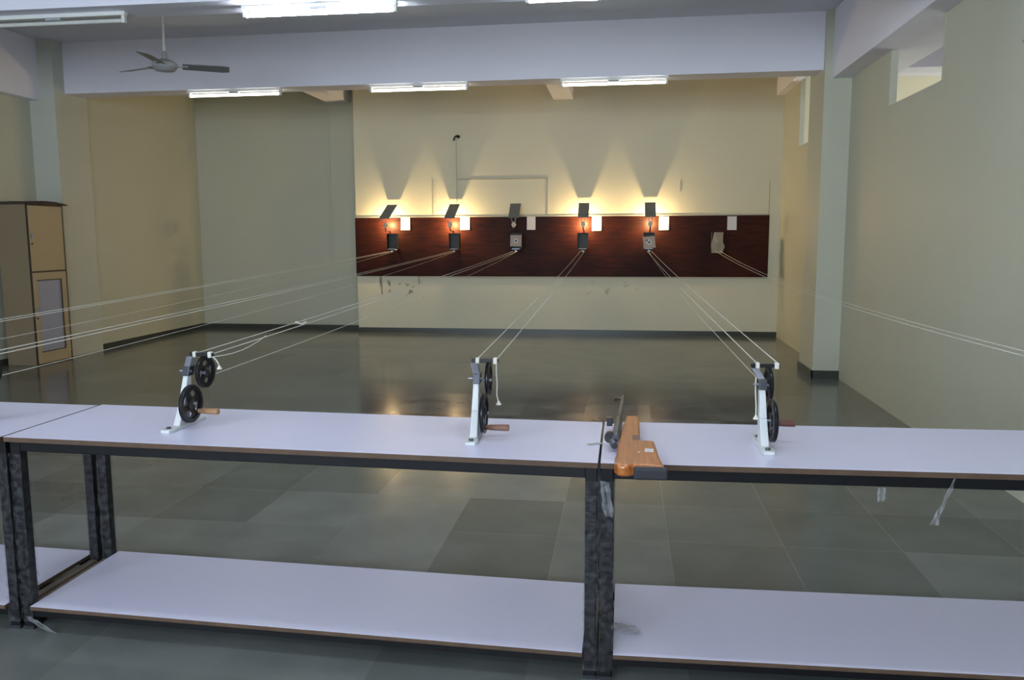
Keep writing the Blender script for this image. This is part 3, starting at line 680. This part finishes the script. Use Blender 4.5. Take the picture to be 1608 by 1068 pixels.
bm = nb(); path(bm, [gp(0), gp(.015), gp(.40), gp(.43)], [.012, .0155, .0145, .010], n=20); obj('receiver', bm, 'gun_metal', gun, smooth=True)
bm = nb(); path(bm, [gp(.42), gp(.98), gp(1.0)], [.0095, .008, .008], n=16); obj('barrel', bm, 'gun_metal', gun, smooth=True)
bm = nb(); cyl(bm, (-.062, .20, .035), (-.062, .225, .035), .019, n=20); bx(bm, -.065, -.035, .205, .222, .022, .046); obj('rear_sight', bm, 'wheel', gun, smooth=True)
bm = nb(); path(bm, [(-.045, .14, .022), (-.050, .17, .024), (-.056, .20, .03)], [.011, .013, .010], n=12); obj('bolt_knob', bm, 'gun_metal', gun, smooth=True)
bm = nb(); bx(bm, -.078, -.056, .44, .475, .02, .052); cyl(bm, (-.06, .455, .034), (-.03, .455, .034), .006); obj('sight_block', bm, 'wheel', gun, bevel=.003)
bm = nb(); cyl(bm, (-.048, .895, .033), (-.048, .93, .033), .0085, n=14); bx(bm, -.046, -.018, .90, .925, .029, .037); obj('front_sight', bm, 'wheel', gun, smooth=True)

# ================================================================== PLASTIC SCRAPS
def scrap(pts, wd, label, name='plastic_strip'):
    """crumpled narrow film strip along a line of points"""
    b_ = nb(); rings = []
    for i, p in enumerate(pts):
        w_ = wd[i] if isinstance(wd, (list, tuple)) else wd
        a = random.uniform(-.5, .5)
        rings.append([b_.verts.new((p[0] + s * w_ * math.cos(a), p[1] + s * w_ * math.sin(a) + (0 if s else random.uniform(.004, .012)), p[2] + random.uniform(0, .002))) for s in (-1, -.4, 0, .5, 1)])
    for a, b in zip(rings, rings[1:]):
        for k in range(4): b_.faces.new((a[k], a[k + 1], b[k + 1], b[k]))
    o = obj(name, b_, 'film_loose'); md = o.modifiers.new('solid', 'SOLIDIFY'); md.thickness = .0008
    tag(o, label, 'plastic film'); return o
random.seed(11)
scrap([(1.035 - .055 * i / 8 + random.uniform(-.003, .003), 2.662, .742 - .155 * i / 8) for i in range(9)], [.003, .004, .007, .008, .007, .009, .008, .012, .014], 'long twisted clear plastic strip hanging from the right table rail')
scrap([(.818 + random.uniform(-.003, .003), 2.66, .703 - .045 * i / 4) for i in range(5)], .012, 'short clear plastic flap hanging under the right table rail')
scrap([(-.01 + .075 * i / 5, 2.80 + .04 * math.sin(i), SHELF + .006 + .006 * (i % 2)) for i in range(6)], [.02, .03, .035, .03, .03, .02], 'crumpled clear plastic film lying on the shelf beside the middle legs', 'plastic_scrap')
scrap([(-2.20 + .055 * i / 5, 2.66 + .01 * i, .085 - .083 * i / 5) for i in range(6)], [.012, .014, .012, .014, .012, .02], 'torn clear plastic tail at the foot of the left table legs', 'plastic_scrap')
scrap([(-.055 + .004 * i, 2.628, .70 - .03 * i) for i in range(5)], [.016, .018, .015, .02, .012], 'shiny loose plastic film at the top of the middle table legs', 'plastic_scrap')
tg = thing('plastic_tag', 'small clear plastic tag on a string beside the table joint', 'tag', (-.095, 2.86, T), .55)
bm = nb(); prism(bm, [(-.028, -.008), (.02, -.01), (.03, 0), (.02, .010), (-.028, .008)], .0006, .0035); obj('tag_body', bm, 'fan_hub', tg)
bm = nb(); path(bm, [(.028, 0, .003), (.045, .004, .002), (.06, -.006, .002)], .001, n=5); path(bm, [(-.028, 0, .002), (-.045, .0, .0015)], .001, n=5); obj('string', bm, 'cord', tg)
